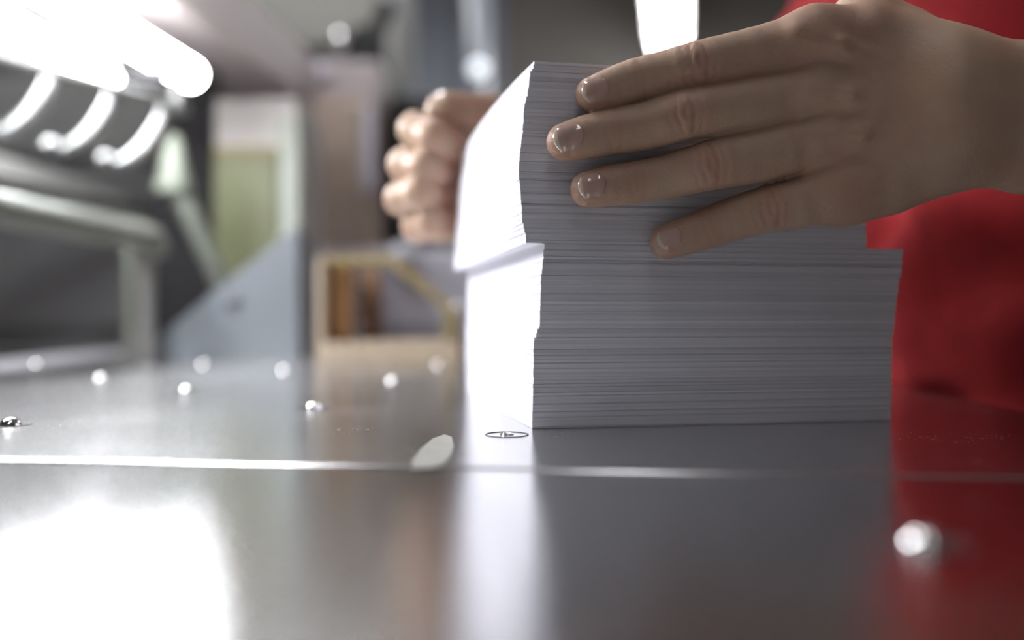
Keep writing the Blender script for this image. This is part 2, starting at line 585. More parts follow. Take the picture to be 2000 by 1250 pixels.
ZL = 0.0772
ZU = 0.1530
low = thing('paper_stack', 'lower stack of white cut sheets standing on the steel table', 'paper stack', 'stacks of cut paper')
build_stack(low, 0.0001, ZL, {
    'nl': [(0, 0.0), (0.036, 0.0004), (0.0405, 0.0022), (0.043, 0.0030), (0.060, 0.0036), (0.0772, 0.0050)],
    'fl': [(0, 0.0), (0.030, -0.0008), (0.05, 0.0), (0.0772, 0.0008)],
    'nr': [(0, 0.0), (0.036, 0.0004), (0.042, 0.0016), (0.0772, 0.0058)],
    'fr': [(0, 0.0), (0.0772, 0.004)],
    'bow': [(0, 0.0), (0.0772, 0.0)]}, 3, 0.00010)
upp = thing('paper_stack', 'upper bent stack of white sheets held between the two hands', 'paper stack', 'stacks of cut paper')
build_stack(upp, ZL + 0.0001, ZU, {
    'nl': [(ZL, -0.0026), (0.090, -0.0046), (0.108, -0.0058), (0.130, -0.0038), (0.145, -0.0014), (ZU, 0.0008)],
    'fl': [(ZL, -0.0085), (0.10, -0.0072), (0.12, -0.0060), (ZU, -0.0026)],
    'nr': [(ZL, -0.0120), (0.108, -0.0140), (ZU, -0.0100)],
    'fr': [(ZL, -0.0150), (ZU, -0.0120)],
    'bow': [(ZL, 0.0), (ZU, 0.0)]}, 11, 0.00007, 0.0035)


# ------------------------------------------------------------------ signed distance modelling for the person
def smin(a, b, k):
    h = np.maximum(k - np.abs(a - b), 0.0) / k
    return np.minimum(a, b) - h * h * k * 0.25


CULL = None
CULL_MIN = 1200


def evalf(fn, Q):
    """fn(Q), block by block, leaving out limbs too far off to matter"""
    global CULL
    Q = np.asarray(Q, dtype=np.float32)
    if len(Q) < 3000:
        return fn(Q)
    key = np.floor((Q - Q.min(0)) / 0.024).astype(np.int64)
    key = (key[:, 0] * 4096 + key[:, 1]) * 4096 + key[:, 2]
    order = np.argsort(key, kind='stable')
    ks = key[order]
    cuts = np.flatnonzero(np.diff(ks)) + 1
    if len(Q) < CULL_MIN * (len(cuts) + 1):
        return np.concatenate([fn(Q[i:i + 60000]) for i in range(0, len(Q), 60000)])
    out = np.empty(len(Q), dtype=np.float32)
    for idx in np.split(order, cuts):
        q = Q[idx]
        lo, hi = q.min(0), q.max(0)
        c = (lo + hi) / 2
        r = float(np.linalg.norm(hi - lo)) / 2
        CULL = None
        d0 = float(fn(c[None])[0])
        CULL = (c[None], d0 + 2 * r + 0.02)
        out[idx] = fn(q)
        CULL = None
    return out


def cone(Q, a, b, ra, rb):
    global CULL
    if CULL is not None and len(Q) > 1:
        c, lim = CULL
        if float(cone(c, a, b, ra, rb)[0]) > lim:
            return np.full(len(Q), 9.0, dtype=np.float32)
    a = np.asarray(a, dtype=np.float32)
    b = np.asarray(b, dtype=np.float32)
    ba = b - a
    pa = Q - a
    h = np.clip((pa @ ba) / max(float(ba @ ba), 1e-12), 0, 1)
    q = pa - h[:, None] * ba
    return np.sqrt(np.einsum('ij,ij->i', q, q)) - (ra + (rb - ra) * h)


def ellip(Q, c, r):
    q = (Q - np.asarray(c, dtype=np.float32)) / np.asarray(r, dtype=np.float32)
    l = np.sqrt(np.einsum('ij,ij->i', q, q))
    return (l - 1.0) * float(min(r))


def smooth_nodes(nodes, n=2):
    """resample a limb's centre line and radii along a smooth curve"""
    a = np.array([np.append(p, r) for p, r in nodes], dtype=np.float64)
    e = np.vstack([2 * a[0] - a[1], a, 2 * a[-1] - a[-2]])
    out = []
    for i in range(len(a) - 1):
        p0, p1, p2, p3 = e[i:i + 4]
        for j in range(n):
            t = j / n
            out.append(0.5 * (2 * p1 + (p2 - p0) * t + (2 * p0 - 5 * p1 + 4 * p2 - p3) * t * t + (3 * p1 - p0 - 3 * p2 + p3) * t ** 3))
    out.append(a[-1])
    return [(q[:3].astype(np.float32), float(q[3])) for q in out]


def chain(Q, nodes, k):
    d = None
    for (a, ra), (b, rb) in zip(nodes, nodes[1:]):
        c = cone(Q, a, b, ra, rb)
        d = c if d is None else smin(d, c, k)
    return d


def nodes_px(lst):
    return [(np.array(P(px, py, d), dtype=np.float32), r * d / F) for px, py, d, r in lst]


def surface(fn, lo, hi, h, proj=3):
    """surface nets over a narrow band, then projected onto the exact surface"""
    lo = np.array(lo, dtype=np.float32)
    hi = np.array(hi, dtype=np.float32)
    B = 4
    H = h * B
    nc = np.ceil((hi - lo) / H).astype(int) + 1
    gx, gy, gz = np.meshgrid(*[np.arange(n) for n in nc], indexing='ij')
    cc = np.stack([gx, gy, gz], -1).reshape(-1, 3).astype(np.float32)
    cd = evalf(fn, lo + (cc + 0.5) * H - 0.5 * h)
    near = np.abs(cd) < H * 1.05
    n = nc * B
    D = np.repeat(np.repeat(np.repeat(cd.reshape(nc), B, 0), B, 1), B, 2).astype(np.float32)
    sub = np.stack(np.meshgrid(np.arange(B), np.arange(B), np.arange(B), indexing='ij'), -1).reshape(-1, 3)
    cells = cc[near].astype(int)
    ijk = (cells[:, None, :] * B + sub[None]).reshape(-1, 3)
    D[ijk[:, 0], ijk[:, 1], ijk[:, 2]] = evalf(fn, lo + ijk.astype(np.float32) * h)
    S = D < 0
    n = np.array(D.shape)
    cnt = np.zeros(n - 1, dtype=np.int32)
    acc = np.zeros((*(n - 1), 3), dtype=np.float32)
    corners = [(i, j, k) for i in (0, 1) for j in (0, 1) for k in (0, 1)]

    def sl(c):
        return tuple(slice(c[a], n[a] - 1 + c[a]) for a in range(3))
    for c in corners:
        for ax in range(3):
            if c[ax] == 0:
                e = list(c); e[ax] = 1; e = tuple(e)
                s0, s1 = S[sl(c)], S[sl(e)]
                cr = s0 != s1
                d0, d1 = D[sl(c)][cr], D[sl(e)][cr]
                t = d0 / (d0 - d1)
                p = np.zeros((len(t), 3), dtype=np.float32) + np.array(c, dtype=np.float32)
                p[:, ax] += t
                acc[cr] += p
                cnt[cr] += 1
    act = cnt > 0
    idx = -np.ones(cnt.shape, dtype=np.int64)
    idx[act] = np.arange(act.sum())
    base = np.argwhere(act).astype(np.float32)
    verts = lo + (base + acc[act] / cnt[act][:, None]) * h
    quads = []
    for ax in range(3):
        b1, b2 = (ax + 1) % 3, (ax + 2) % 3
        s0 = [slice(1, n[a] - 1) for a in range(3)]
        s1 = list(s0)
        s0[ax] = slice(0, n[ax] - 1)
        s1[ax] = slice(1, n[ax])
        A, Bm = S[tuple(s0)], S[tuple(s1)]
        cr = np.argwhere(A != Bm)
        if not len(cr):
            continue
        flip = A[tuple(cr.T)]
        g = cr + 1
        g[:, ax] -= 1
        q = []
        for da, db in ((0, 0), (1, 0), (1, 1), (0, 1)):
            c = g.copy()
            c[:, b1] -= da
            c[:, b2] -= db
            q.append(idx[c[:, 0], c[:, 1], c[:, 2]])
        q = np.stack(q, 1)
        q[flip] = q[flip][:, ::-1]
        quads.append(q[:, ::-1])
    quads = np.concatenate(quads)
    quads = quads[(quads >= 0).all(1)][:, ::-1]
    for _ in range(proj):
        g = grad(fn, verts, h * 0.5)
        verts = verts - np.clip(evalf(fn, verts), -h, h)[:, None] * g * 0.9
    return verts, quads


def grad(fn, v, e):
    g = np.zeros_like(v)
    for a in range(3):
        dv = np.zeros(3, dtype=np.float32)
        dv[a] = e
        g[:, a] = evalf(fn, v + dv) - evalf(fn, v - dv)
    return g / np.maximum(np.linalg.norm(g, axis=1), 1e-9)[:, None]


def mesh_np(name, verts, quads):
    me = bpy.data.meshes.new(name)
    me.vertices.add(len(verts))
    me.vertices.foreach_set('co', verts.astype(np.float32).ravel())
    nq = len(quads)
    me.loops.add(nq * 4)
    me.loops.foreach_set('vertex_index', quads.astype(np.int32).ravel())
    me.polygons.add(nq)
    me.polygons.foreach_set('loop_start', np.arange(0, nq * 4, 4, dtype=np.int32))
    me.polygons.foreach_set('use_smooth', np.ones(nq, dtype=bool))
    me.update(calc_edges=True)
    me.validate()
    return me


# ---- left hand and arm (near the camera)
LF = {
    'index': nodes_px([(1158, 184, .3655, 33), (1195, 172, .3655, 37), (1240, 157, .3655, 40), (1300, 143, .364, 41.5), (1362, 127, .3610, 44),
                       (1430, 114, .3610, 47), (1510, 97, .361, 51), (1592, 74, .361, 56)]),
    'middle': nodes_px([(1103, 277, .3625, 35), (1145, 268, .3635, 41), (1195, 258, .3645, 43), (1260, 247, .364, 44.5), (1335, 225, .3605, 47),
                        (1410, 213, .3605, 48.5), (1500, 200, .361, 51), (1602, 178, .361, 50)]),
    'ring': nodes_px([(1148, 370, .3645, 34), (1190, 363, .3655, 38.5), (1240, 356, .3665, 40), (1310, 343, .366, 42), (1383, 324, .362, 46),
                      (1450, 311, .362, 49), (1530, 293, .362, 51), (1622, 268, .362, 50)]),
    'pinky': nodes_px([(1303, 472, .3700, 33), (1345, 458, .3700, 36), (1390, 442, .3695, 38.5), (1440, 425, .3675, 41), (1500, 408, .365, 44),
                       (1560, 397, .363, 47), (1645, 372, .362, 52)]),
}
LTH = nodes_px([(1830, 128, .368, 64), (1760, 88, .373, 70), (1690, 54, .378, 73), (1640, 78, .390, 58), (1570, 98, .402, 46), (1520, 108, .407, 44), (1465, 120, .410, 40)])
LMET = [nodes_px(q) for q in (
    [(1592, 74, .361, 56), (1690, 80, .360, 68), (1850, 144, .355, 68)],
    [(1602, 178, .361, 52), (1720, 182, .3565, 60), (1850, 185, .353, 80)],
    [(1622, 268, .362, 52), (1730, 258, .3575, 60), (1850, 240, .354, 80)],
    [(1645, 372, .363, 56), (1740, 344, .360, 64), (1850, 284, .356, 66)],
    [(1655, 372, .368, 58), (1740, 342, .372, 66), (1820, 298, .366, 66)],
    [(1640, 180, .370, 48), (1760, 220, .368, 70), (1850, 220, .362, 70)])]
ELB = np.array((0.405, 0.350, 0.138), dtype=np.float32)
SHL = np.array((0.365, 0.455, 0.365), dtype=np.float32)
LARM = [
    nodes_px([(1850, 146, .355, 68), (1905, 152, .354, 64), (2000, 156, .353, 70)]) + [(np.array((0.27, 0.350, 0.148), dtype=np.float32), .0215), (ELB, .036)],
    nodes_px([(1850, 284, .356, 66), (1905, 281, .356, 66), (2000, 298, .356, 78)]) + [(np.array((0.27, 0.352, 0.112), dtype=np.float32), .0235), (ELB, .036)],
    nodes_px([(1850, 214, .355, 76), (2000, 222, .354, 82)]) + [(np.array((0.29, 0.350, 0.13), dtype=np.float32), .036), (ELB, .036)],
    [(ELB, .037), ((ELB + SHL) / 2, .042), (SHL, .048)]]
TEND = [nodes_px(q) for q in (
    [(1560, 70, .3515, 21), (1640, 90, .3480, 15), (1730, 126, .3490, 7)],
    [(1580, 178, .3515, 20), (1660, 188, .3480, 14), (1750, 200, .3480, 6)],
    [(1605, 270, .3525, 18), (1680, 262, .3485, 12), (1750, 246, .3490, 5)],
    [(1640, 368, .3540, 10), (1700, 345, .3510, 8)])]
WEB = [nodes_px(q) for q in ([(1520, 144, .371, 26), (1600, 130, .366, 46)], [(1550, 246, .371, 26), (1620, 225, .366, 46)], [(1610, 340, .371, 26), (1650, 320, .366, 46)])]


LFS = {k: smooth_nodes([(p, r * 1.03) for p, r in v]) for k, v in LF.items()}


def sdf_left(Q):
    f = None
    for nm in ('index', 'middle', 'ring', 'pinky'):
        c = chain(Q, LFS[nm], 0.0006)
        f = c if f is None else smin(f, c, 0.0026)
    p = None
    for n in LMET:
        c = chain(Q, n, 0.0015)
        p = c if p is None else smin(p, c, 0.012)
    p = smin(p, chain(Q, LTH, 0.002), 0.014)
    for n in LARM:
        p = smin(p, chain(Q, n, 0.002), 0.016)
    for n in WEB:
        p = smin(p, chain(Q, n, 0.004), 0.006)
    for n in TEND:
        p = smin(p, chain(Q, n, 0.004), 0.0050)
    return smin(f, p, 0.007)


def wrinkle(v, g, fingers, dorsal, pips, amp=0.0006):
    """knuckle creases and flush (a real colour of the skin) around the joints"""
    flush = np.zeros(len(v), dtype=np.float32)
    dz = np.zeros(len(v), dtype=np.float32)
    dors = np.clip((g @ dorsal - 0.25) / 0.5, 0, 1)
    for nm, (ip, idp) in pips.items():
        nd = fingers[nm]
        for which, i in (('pip', ip), ('dip', idp)):
            c, r = nd[i]
            ax = nd[i + 1][0] - nd[i - 1][0]
            ax = ax / np.linalg.norm(ax)
            rel = v - c
            t = rel @ ax
            side = np.linalg.norm(rel - t[:, None] * ax, axis=1)
            ext = 0.0058 if which == 'pip' else 0.0032
            m = np.exp(-(t / ext) ** 2) * (side < r * 1.5) * dors
            lat = rel @ np.cross(ax, dorsal)
            wob = 0.00025 * np.sin(lat * 900 + i) + 26.0 * lat * lat
            a = amp if which == 'pip' else amp * 0.5
            dz -= m * a * (0.5 + 0.5 * np.cos((t + np.sign(t) * wob) * 2 * math.pi / 0.0034)) ** 3
            flush += m * (0.45 if which == 'pip' else 0.2)
        c, r = nd[-1]
        flush += np.exp(-(np.linalg.norm(v - c, axis=1) / (r * 1.25)) ** 2) * 0.5
        c, r = nd[0]
        flush += np.exp(-(np.linalg.norm(v - c, axis=1) / (r * 1.6)) ** 2) * 0.45
    return v + g * dz[:, None], np.clip(flush, 0, 1)


vL, qL = surface(lambda Q: np.maximum(sdf_left(Q), Q[:, 0] - 0.236), (0.008, 0.318, 0.055), (0.242, 0.432, 0.192), 0.0009, 2)
gL = grad(sdf_left, vL, 0.0006)
vL, flL = wrinkle(vL, gL, LF, np.array((0, -1, 0), dtype=np.float32),
                  {'index': (4, 2), 'middle': (4, 2), 'ring': (4, 2), 'pinky': (4, 2)})


def sdf_left_arm(Q):
    p = None
    for n in LARM:
        c = chain(Q, n, 0.002)
        p = c if p is None else smin(p, c, 0.016)
    return np.maximum(p, 0.226 - Q[:, 0])


vA, qA = surface(sdf_left_arm, (0.215, 0.28, 0.06), (0.47, 0.53, 0.43), 0.003, 2)

# ---- right hand and arm (behind the stack)
RF = {
    'index': nodes_px([(884, 291, .574, 27), (868, 279, .566, 30), (850, 267, .563, 32), (812, 253, .580, 32), (862, 258, .608, 34), (925, 265, .628, 38)]),
    'middle': nodes_px([(862, 337, .580, 27), (850, 331, .571, 30), (832, 326, .567, 32), (792, 322, .585, 31.5), (850, 320, .612, 34), (920, 322, .634, 38)]),
    'ring': nodes_px([(850, 380, .582, 26), (838, 377, .573, 29), (822, 376, .569, 31), (786, 388, .586, 31.5), (845, 385, .612, 33), (920, 384, .634, 37)]),
    'pinky': nodes_px([(864, 424, .588, 25), (855, 430, .579, 27), (843, 434, .575, 29), (818, 441, .589, 31), (862, 440, .610, 31), (925, 438, .630, 35)]),
}
RTH = nodes_px([(857, 214, .588, 25), (875, 212, .588, 29), (905, 217, .592, 28), (955, 226, .604, 34), (1010, 280, .632, 50)])
ELR = np.array((0.235, 0.735, 0.165), dtype=np.float32)
SHR = np.array((0.350, 0.790, 0.365), dtype=np.float32)
RMET = [nodes_px([(925, 265 + 58 * i, .630, 38), (1020, 300 + 24 * i, .665, 50)]) for i in range(4)]
RARM = [nodes_px([(1020, 315, .665, 48), (1080, 318, .675, 50)]) + [(ELR, .036)],
        nodes_px([(1020, 360, .665, 48), (1080, 352, .675, 50)]) + [(ELR, .036)],
        [(ELR, .037), ((ELR + SHR) / 2, .042), (SHR, .048)]]


def sdf_right(Q):
    f = None
    for nm in ('index', 'middle', 'ring', 'pinky'):
        c = chain(Q, RF[nm], 0.005)
        f = c if f is None else smin(f, c, 0.0008)
    f = smin(f, chain(Q, RTH[:4], 0.006), 0.002)
    p = chain(Q, RTH[2:], 0.01)
    for n in RMET:
        p = smin(p, chain(Q, n, 0.01), 0.014)
    for n in RARM:
        p = smin(p, chain(Q, n, 0.012), 0.018)
    return smin(f, p, 0.007)


vR, qR = surface(sdf_right, (-0.095, 0.535, 0.075), (0.42, 0.86, 0.43), 0.0020, 2)
gR = grad(sdf_right, vR, 0.001)
flR = np.zeros(len(vR), dtype=np.float32)
for nm in RF:
    for i, s, a in ((0, 1.6, 0.8), (2, 1.0, 0.25), (3, 0.8, 0.1)):
        c, r = RF[nm][i]
        flR += np.exp(-(np.linalg.norm(vR - c, axis=1) / (r * s)) ** 2) * a
flR = np.clip(flR * 0.7, 0, 1)

# ---- torso, head and legs
YC = 0.625


def sdf_trunk(Q):
    d = cone(Q, (.425, YC - .075, -.06), (.425, YC + .075, -.06), .115, .115)
    d = smin(d, cone(Q, (.385, YC - .055, .08), (.385, YC + .055, .08), .118, .118), .06)
    d = smin(d, cone(Q, (.352, YC - .075, .25), (.352, YC + .075, .25), .118, .118), .07)
    d = smin(d, cone(Q, SHL, SHR, .052, .052), .05)
    return d


def sdf_head(Q):
    d = cone(Q, (.345, YC, .38), (.318, YC, .50), .056, .050)
    h = ellip(Q, (.292, YC, .605), (.096, .074, .104))
    h = smin(h, ellip(Q, (.262, YC, .548), (.062, .052, .058)), .03)
    h = smin(h, cone(Q, (.205, YC, .598), (.182, YC, .572), .009, .014), .012)
    for s in (-1, 1):
        h = np.maximum(h, -ellip(Q, (.192, YC + s * .031, .604), (.020, .019, .012)))
        h = smin(h, ellip(Q, (.300, YC + s * .076, .592), (.018, .008, .031)), .006)
    return smin(d, h, .025)


def sdf_legs(Q):
    d = None
    for s in (-1, 1):
        c = chain(Q, [(np.array((.43, YC + s * .085, -.10), dtype=np.float32), .085), (np.array((.425, YC + s * .085, -.48), dtype=np.float32), .060),
                      (np.array((.445, YC + s * .085, -.84), dtype=np.float32), .045)], .03)
        d = c if d is None else smin(d, c, .02)
    return d


vT, qT = surface(lambda Q: smin(smin(sdf_trunk(Q), sdf_head(Q), .03), sdf_legs(Q), .03), (.14, .36, -.89), (.58, .89, .74), 0.0085, 2)
off1 = len(vL)
off2 = off1 + len(vR)
off3 = off2 + len(vT)
vB = np.concatenate([vL, vR, vT, vA])
qB = np.concatenate([qL, qR + off1, qT + off2, qA + off3])
me = mesh_np('body', vB, qB)
at = me.attributes.new('flush', 'FLOAT', 'POINT')
at.data.foreach_set('value', np.concatenate([flL, flR, np.zeros(len(vT) + len(vA), dtype=np.float32)]))
person = thing('person', 'person in a red short-sleeved shirt steadying the upper paper stack with both hands', 'person')
body = link('body', me, M_SKIN, person)


# ---- fingernails, laid on the skin surface
def nail(fn, tip, back, dorsal, width, length, over, name='fingernail'):
    tip, back, dorsal = (np.asarray(x, dtype=np.float32) for x in (tip, back, dorsal))
    a = tip - back
    a /= np.linalg.norm(a)
    n = dorsal - a * float(dorsal @ a)
    n /= np.linalg.norm(n)
    s = np.cross(a, n)
    NU, NV = 12, 14
    pts = []
    for j in range(NV + 1):
        v = j / NV
        hw = width * 0.5
        if v < 0.28:
            hw *= math.sqrt(max(0.0, 1 - ((0.28 - v) / 0.28) ** 2 * 0.72))
        if v > 0.80:
            hw *= math.sqrt(max(0.0, 1 - ((v - 0.80) / 0.20) ** 2 * 0.55))
        for i in range(NU + 1):
            u = -1 + 2 * i / NU
            pts.append(tip + a * (over - length * (1 - v) - 0.12 * length * (u * u) * (1 if v > 0.5 else -0.6) * abs(v - 0.5) * 2) + s * u * hw)
    p = np.array(pts, dtype=np.float32) + n * 0.02
    t = np.zeros(len(p), dtype=np.float32)
    for _ in range(40):
        d = fn(p)
        step = np.clip(d * 0.8, -0.001, 0.01)
        p = p - n * step[:, None]
        t += step
    p = p.reshape(NV + 1, NU + 1, 3)
    # keep the plate's profile: extend smoothly past the fingertip
    for j in range(1, NV + 1):
        for i in range(NU + 1):
            if j >= 2:
                dmax = 0.00115
                q = 2 * p[j - 1, i] - p[j - 2, i]
                dev = float((q - p[j, i]) @ n)
                if dev > dmax * 0.12:
                    p[j, i] = p[j, i] + n * (dev - dmax * 0.12)
    u = np.linspace(-1, 1, NU + 1)
    lift = 0.00048 - 0.00075 * np.abs(u) ** 4
    top = p + n * lift[None, :, None]
    bot = p - n * 0.0009
    bm = bmesh.new()
    T = [[bm.verts.new(top[j, i]) for i in range(NU + 1)] for j in range(NV + 1)]
    Bt = [[bm.verts.new(bot[j, i]) for i in range(NU + 1)] for j in range(NV + 1)]
    for j in range(NV):
        for i in range(NU):
            f = bm.faces.new((T[j][i], T[j][i + 1], T[j + 1][i + 1], T[j + 1][i]))
            f.material_index = 1 if j >= NV - 2 else 0
            bm.faces.new((Bt[j][i], Bt[j + 1][i], Bt[j + 1][i + 1], Bt[j][i + 1]))
    edge = [(0, i) for i in range(NU + 1)] + [(j, NU) for j in range(1, NV + 1)] + [(NV, i) for i in range(NU - 1, -1, -1)] + [(j, 0) for j in range(NV - 1, 0, -1)]
    for (j0, i0), (j1, i1) in zip(edge, edge[1:] + edge[:1]):
        f = bm.faces.new((T[j0][i0], Bt[j0][i0], Bt[j1][i1], T[j1][i1]))
        f.material_index = 1 if min(j0, j1) >= NV - 2 else 0
    bmesh.ops.recalc_face_normals(bm, faces=bm.faces)
    me = bpy.data.meshes.new(name)
    bm.to_mesh(me)
    bm.free()
    me.materials.append(M_NAIL)
    me.materials.append(M_NAILTIP)
    o = link(name, me, None, body, True)
    return o


for nm, wd, ln, ov, dr in (('index', .0108, .0112, .0052, (-.30, -.95, -.05)), ('middle', .0122, .0124, .0056, (-.30, -.95, .02)),
                           ('ring', .0110, .0112, .0050, (-.28, -.95, .05)), ('pinky', .0098, .0102, .0048, (-.25, -.95, .10))):
    nd = LF[nm]
    nail(sdf_left, nd[0][0], nd[2][0], dr, wd, ln, ov)
for nm in ('index', 'middle', 'ring', 'pinky'):
    nd = RF[nm]
    nail(sdf_right, nd[0][0], nd[1][0], (-.1, -.9, .25), .011, .011, .004)
nail(sdf_right, RTH[0][0], RTH[1][0], (-.2, -.35, .9), .012, .012, .005)

# ---- clothes
LN = (SHL - ELB) / np.linalg.norm(SHL - ELB)
RN = (SHR - ELR) / np.linalg.norm(SHR - ELR)
CUTL = ELB + (SHL - ELB) * 0.42
CUTR = ELR + (SHR - ELR) * 0.36


def sdf_shirt(Q):
    d = sdf_trunk(Q)
    sl = np.maximum(cone(Q, ELB, SHL, .054, .058), -((Q - CUTL) @ LN))
    sr = np.maximum(cone(Q, ELR, SHR, .054, .058), -((Q - CUTR) @ RN))
    d = smin(d, sl, .03)
    d = smin(d, sr, .03)
    x, y, z = Q[:, 0], Q[:, 1], Q[:, 2]
    s = 0.0050 * np.sin(38 * (z * 0.75 + (y - .5) * 1.0 + 0.15 * np.sin(9 * y)) + 1.2)
    s += 0.0035 * np.sin(70 * (z * 0.5 - y * 0.8) + 3 * np.sin(10 * x)) + 0.0020 * np.sin(120 * (z * .9 + x * .5 + y * .3))
    d = d - 0.012 - s * np.clip((0.36 - z) / 0.1, 0.15, 1)
    d = np.maximum(d, -(z + 0.11))
    return np.maximum(d, z - 0.425 + 0.10 * (0.40 - x))


v, q = surface(sdf_shirt, (.14, .36, -.14), (.60, .90, .46), 0.0055, 2)
link('shirt', mesh_np('shirt', v, q), M_SHIRT, person)['label'] = 'red cotton short-sleeved shirt with diagonal folds'


def sdf_trousers(Q):
    d = smin(sdf_legs(Q), cone(Q, (.425, YC - .075, -.07), (.425, YC + .075, -.07), .112, .112), .04) - 0.010
    d = np.maximum(d, Q[:, 2] + 0.085)
    return np.maximum(d, -(Q[:, 2] + 0.86))


v, q = surface(sdf_trousers, (.28, .42, -.88), (.58, .83, -.07), 0.009, 2)
link('trousers', mesh_np('trousers', v, q), M_TROUSERS, person)
for s in (-1, 1):
    yy = YC + s * .085

    def sdf_shoe(Q):
        d = smin(cone(Q, (.455, yy, -.850), (.33, yy, -.862), .040, .034), cone(Q, (.445, yy, -.85), (.445, yy, -.80), .046, .046), .02)
        return np.maximum(d, -(Q[:, 2] + 0.898))
    v, q = surface(sdf_shoe, (.27, yy - .07, -.905), (.52, yy + .07, -.73), 0.006, 2)
    link('shoe', mesh_np('shoe', v, q), M_SHOE, person)


def sdf_hair(Q):
    d = np.maximum(ellip(Q, (.300, YC, .612), (.106, .086, .110)), -(Q[:, 2] - .575 + 0.9 * (Q[:, 0] - .30)) * 0 - (Q[:, 0] * 1.0 + (Q[:, 2] - .60) * 1.25 - .262))
    d = np.maximum(d, -(Q[:, 2] - .53))
    return smin(d, ellip(Q, (.405, YC, .60), (.035, .038, .04)), .015)


v, q = surface(sdf_hair, (.18, .52, .51), (.46, .73, .74), 0.005, 2)
link('hair', mesh_np('hair', v, q), M_HAIR, person)
for s in (-1, 1):
    e = ball('eye', (.2125, YC + s * .031, .604), .0125, M_EYE, body)
    ball('iris', (.2030, YC + s * .031, .603), .0050, M_IRIS, body, 2)
ball('lips', (.203, YC, .541), .02, M_LIP, body, 3, (.35, .95, .35))

# ------------------------------------------------------------------ overhead beam with the twin tube lamp
bx = Vector((-0.3857, 1.668, 0))
BEAM_Z = 0.455
beam = thing('overhead_beam', 'pinkish grey overhead machine beam running above the twin tube lamp', 'beam')
near_p = bx - V * 1.30
obox('beam_body', near_p + Vector((0, 0, BEAM_Z)), V * 1.36, -U * 0.26, Vector((0, 0, .100)), M_PINK, beam, 0.008)
obox('beam_cover', near_p + Vector((0, 0, BEAM_Z + .100)) - U * 0.04, V * 1.20, -U * 0.18, Vector((0, 0, .02)), M_MID, beam, 0.004)
lamp = thing('tube_lamp', 'bright twin fluorescent tube lamp glaring under the overhead beam', 'lamp')
endA = P(372, 146, 1.10)
endB = P(208, 132, 1.10)
endB.z = endA.z - 0.002
for e in (endA, endB):
    n = e - V * 0.67
    t = tube('tube', [n, e], 0.0165, M_TUBE, lamp, 20)
    tube('end_cap', [e + V * 0.002, e + V * 0.030], 0.0160, M_BLACK, t, 16, False)
    tube('end_cap', [n - V * 0.030, n - V * 0.002], 0.0160, M_BLACK, t, 16, False)
mid = (endA + endB) / 2
for k in (0.020, -0.698):
    q = mid + V * k
    hw = (endA - endB).length / 2
    obox('cross_bar', q + U * (hw + .006) + Vector((0, 0, -.004)), V * 0.008, -U * (2 * hw + .012), Vector((0, 0, .010)), M_BLACK, lamp, 0.001)
    obox('lamp_hanger', q - U * (hw - .004) + Vector((0, 0, .004)), V * 0.008, -U * 0.008, Vector((0, 0, BEAM_Z - q.z - .004)), M_BLACK, lamp, 0.001)

# ------------------------------------------------------------------ machine parts on the left
gus = thing('gusset_plate', 'light steel triangular bracket plate standing on the table by the wooden holder', 'bracket')
dg = 1.06
zb = 0.0
pts = [P(583, 438, dg), P(583, 700, dg), P(296, 700, dg), P(296, 668, dg), P(316, 652, dg)]
for p in pts[1:3]:
    p.z = 0.0
solid('plate', pts, (0, 0.010, 0), M_PLATE, gus, 0.0012)
c = P(455, 590, dg)
tube('bolt_head', [c + Vector((0, 0.002, 0)), c + Vector((0, -0.003, 0))], 0.009, mat('bolt_grey', (0.12, 0.13, 0.15), 0.4, 0.5), gus, 16, False)
a = P(570, 440, dg)
box('flange', P(574, 0, dg).x, P(585, 0, dg).x, dg + 0.010, dg + 0.05, 0.0, P(0, 452, dg).z, M_PLATE, gus, 0.001)

colm = thing('machine_column', 'grey machine column with a pale green panel behind the bracket plate', 'machine column')
dc = 1.31
pbox('column_body', 418, 583, 0, 0, dc, 0.16, M_GREYWHITE, colm, 0.005, FLOOR_Z, 0.372)
pbox('green_panel', 418, 543, 303, 0, dc - 0.012, 0.012, M_GREEN, colm, 0.002, -0.3)
pbox('ochre_strip', 418, 543, 286, 303, dc - 0.016, 0.016, M_OCHRE, colm, 0.002)
pbox('edge_trim', 545, 585, 228, 0, dc - 0.020, 0.020, M_PALEGREEN, colm, 0.004, -0.3)

box_o = thing('dark_panel', 'narrow black upright panel between the steel bracket and guard rail', 'panel')
pbox('panel_board', 300, 416, 190, 0, 1.44, 0.03, M_NAVY, box_o, 0.003, FLOOR_Z, BEAM_Z)
pbox('panel_foot', 290, 426, 0, 0, 1.42, 0.09, M_NAVY, box_o, 0.003, FLOOR_Z, FLOOR_Z + 0.04)

cab = thing('machine_cabinet', 'large dark grey machine cabinet behind the lamp at far left', 'cabinet')
pbox('cabinet_body', -420, 345, 130, 0, 1.75, 0.5, M_DARK, cab, 0.01, FLOOR_Z)
pbox('upper_panel', -400, 330, 150, 300, 1.735, 0.015, M_MID, cab, 0.004)
pbox('lower_panel', -400, 330, 330, 640, 1.735, 0.015, M_DARK, cab, 0.004)

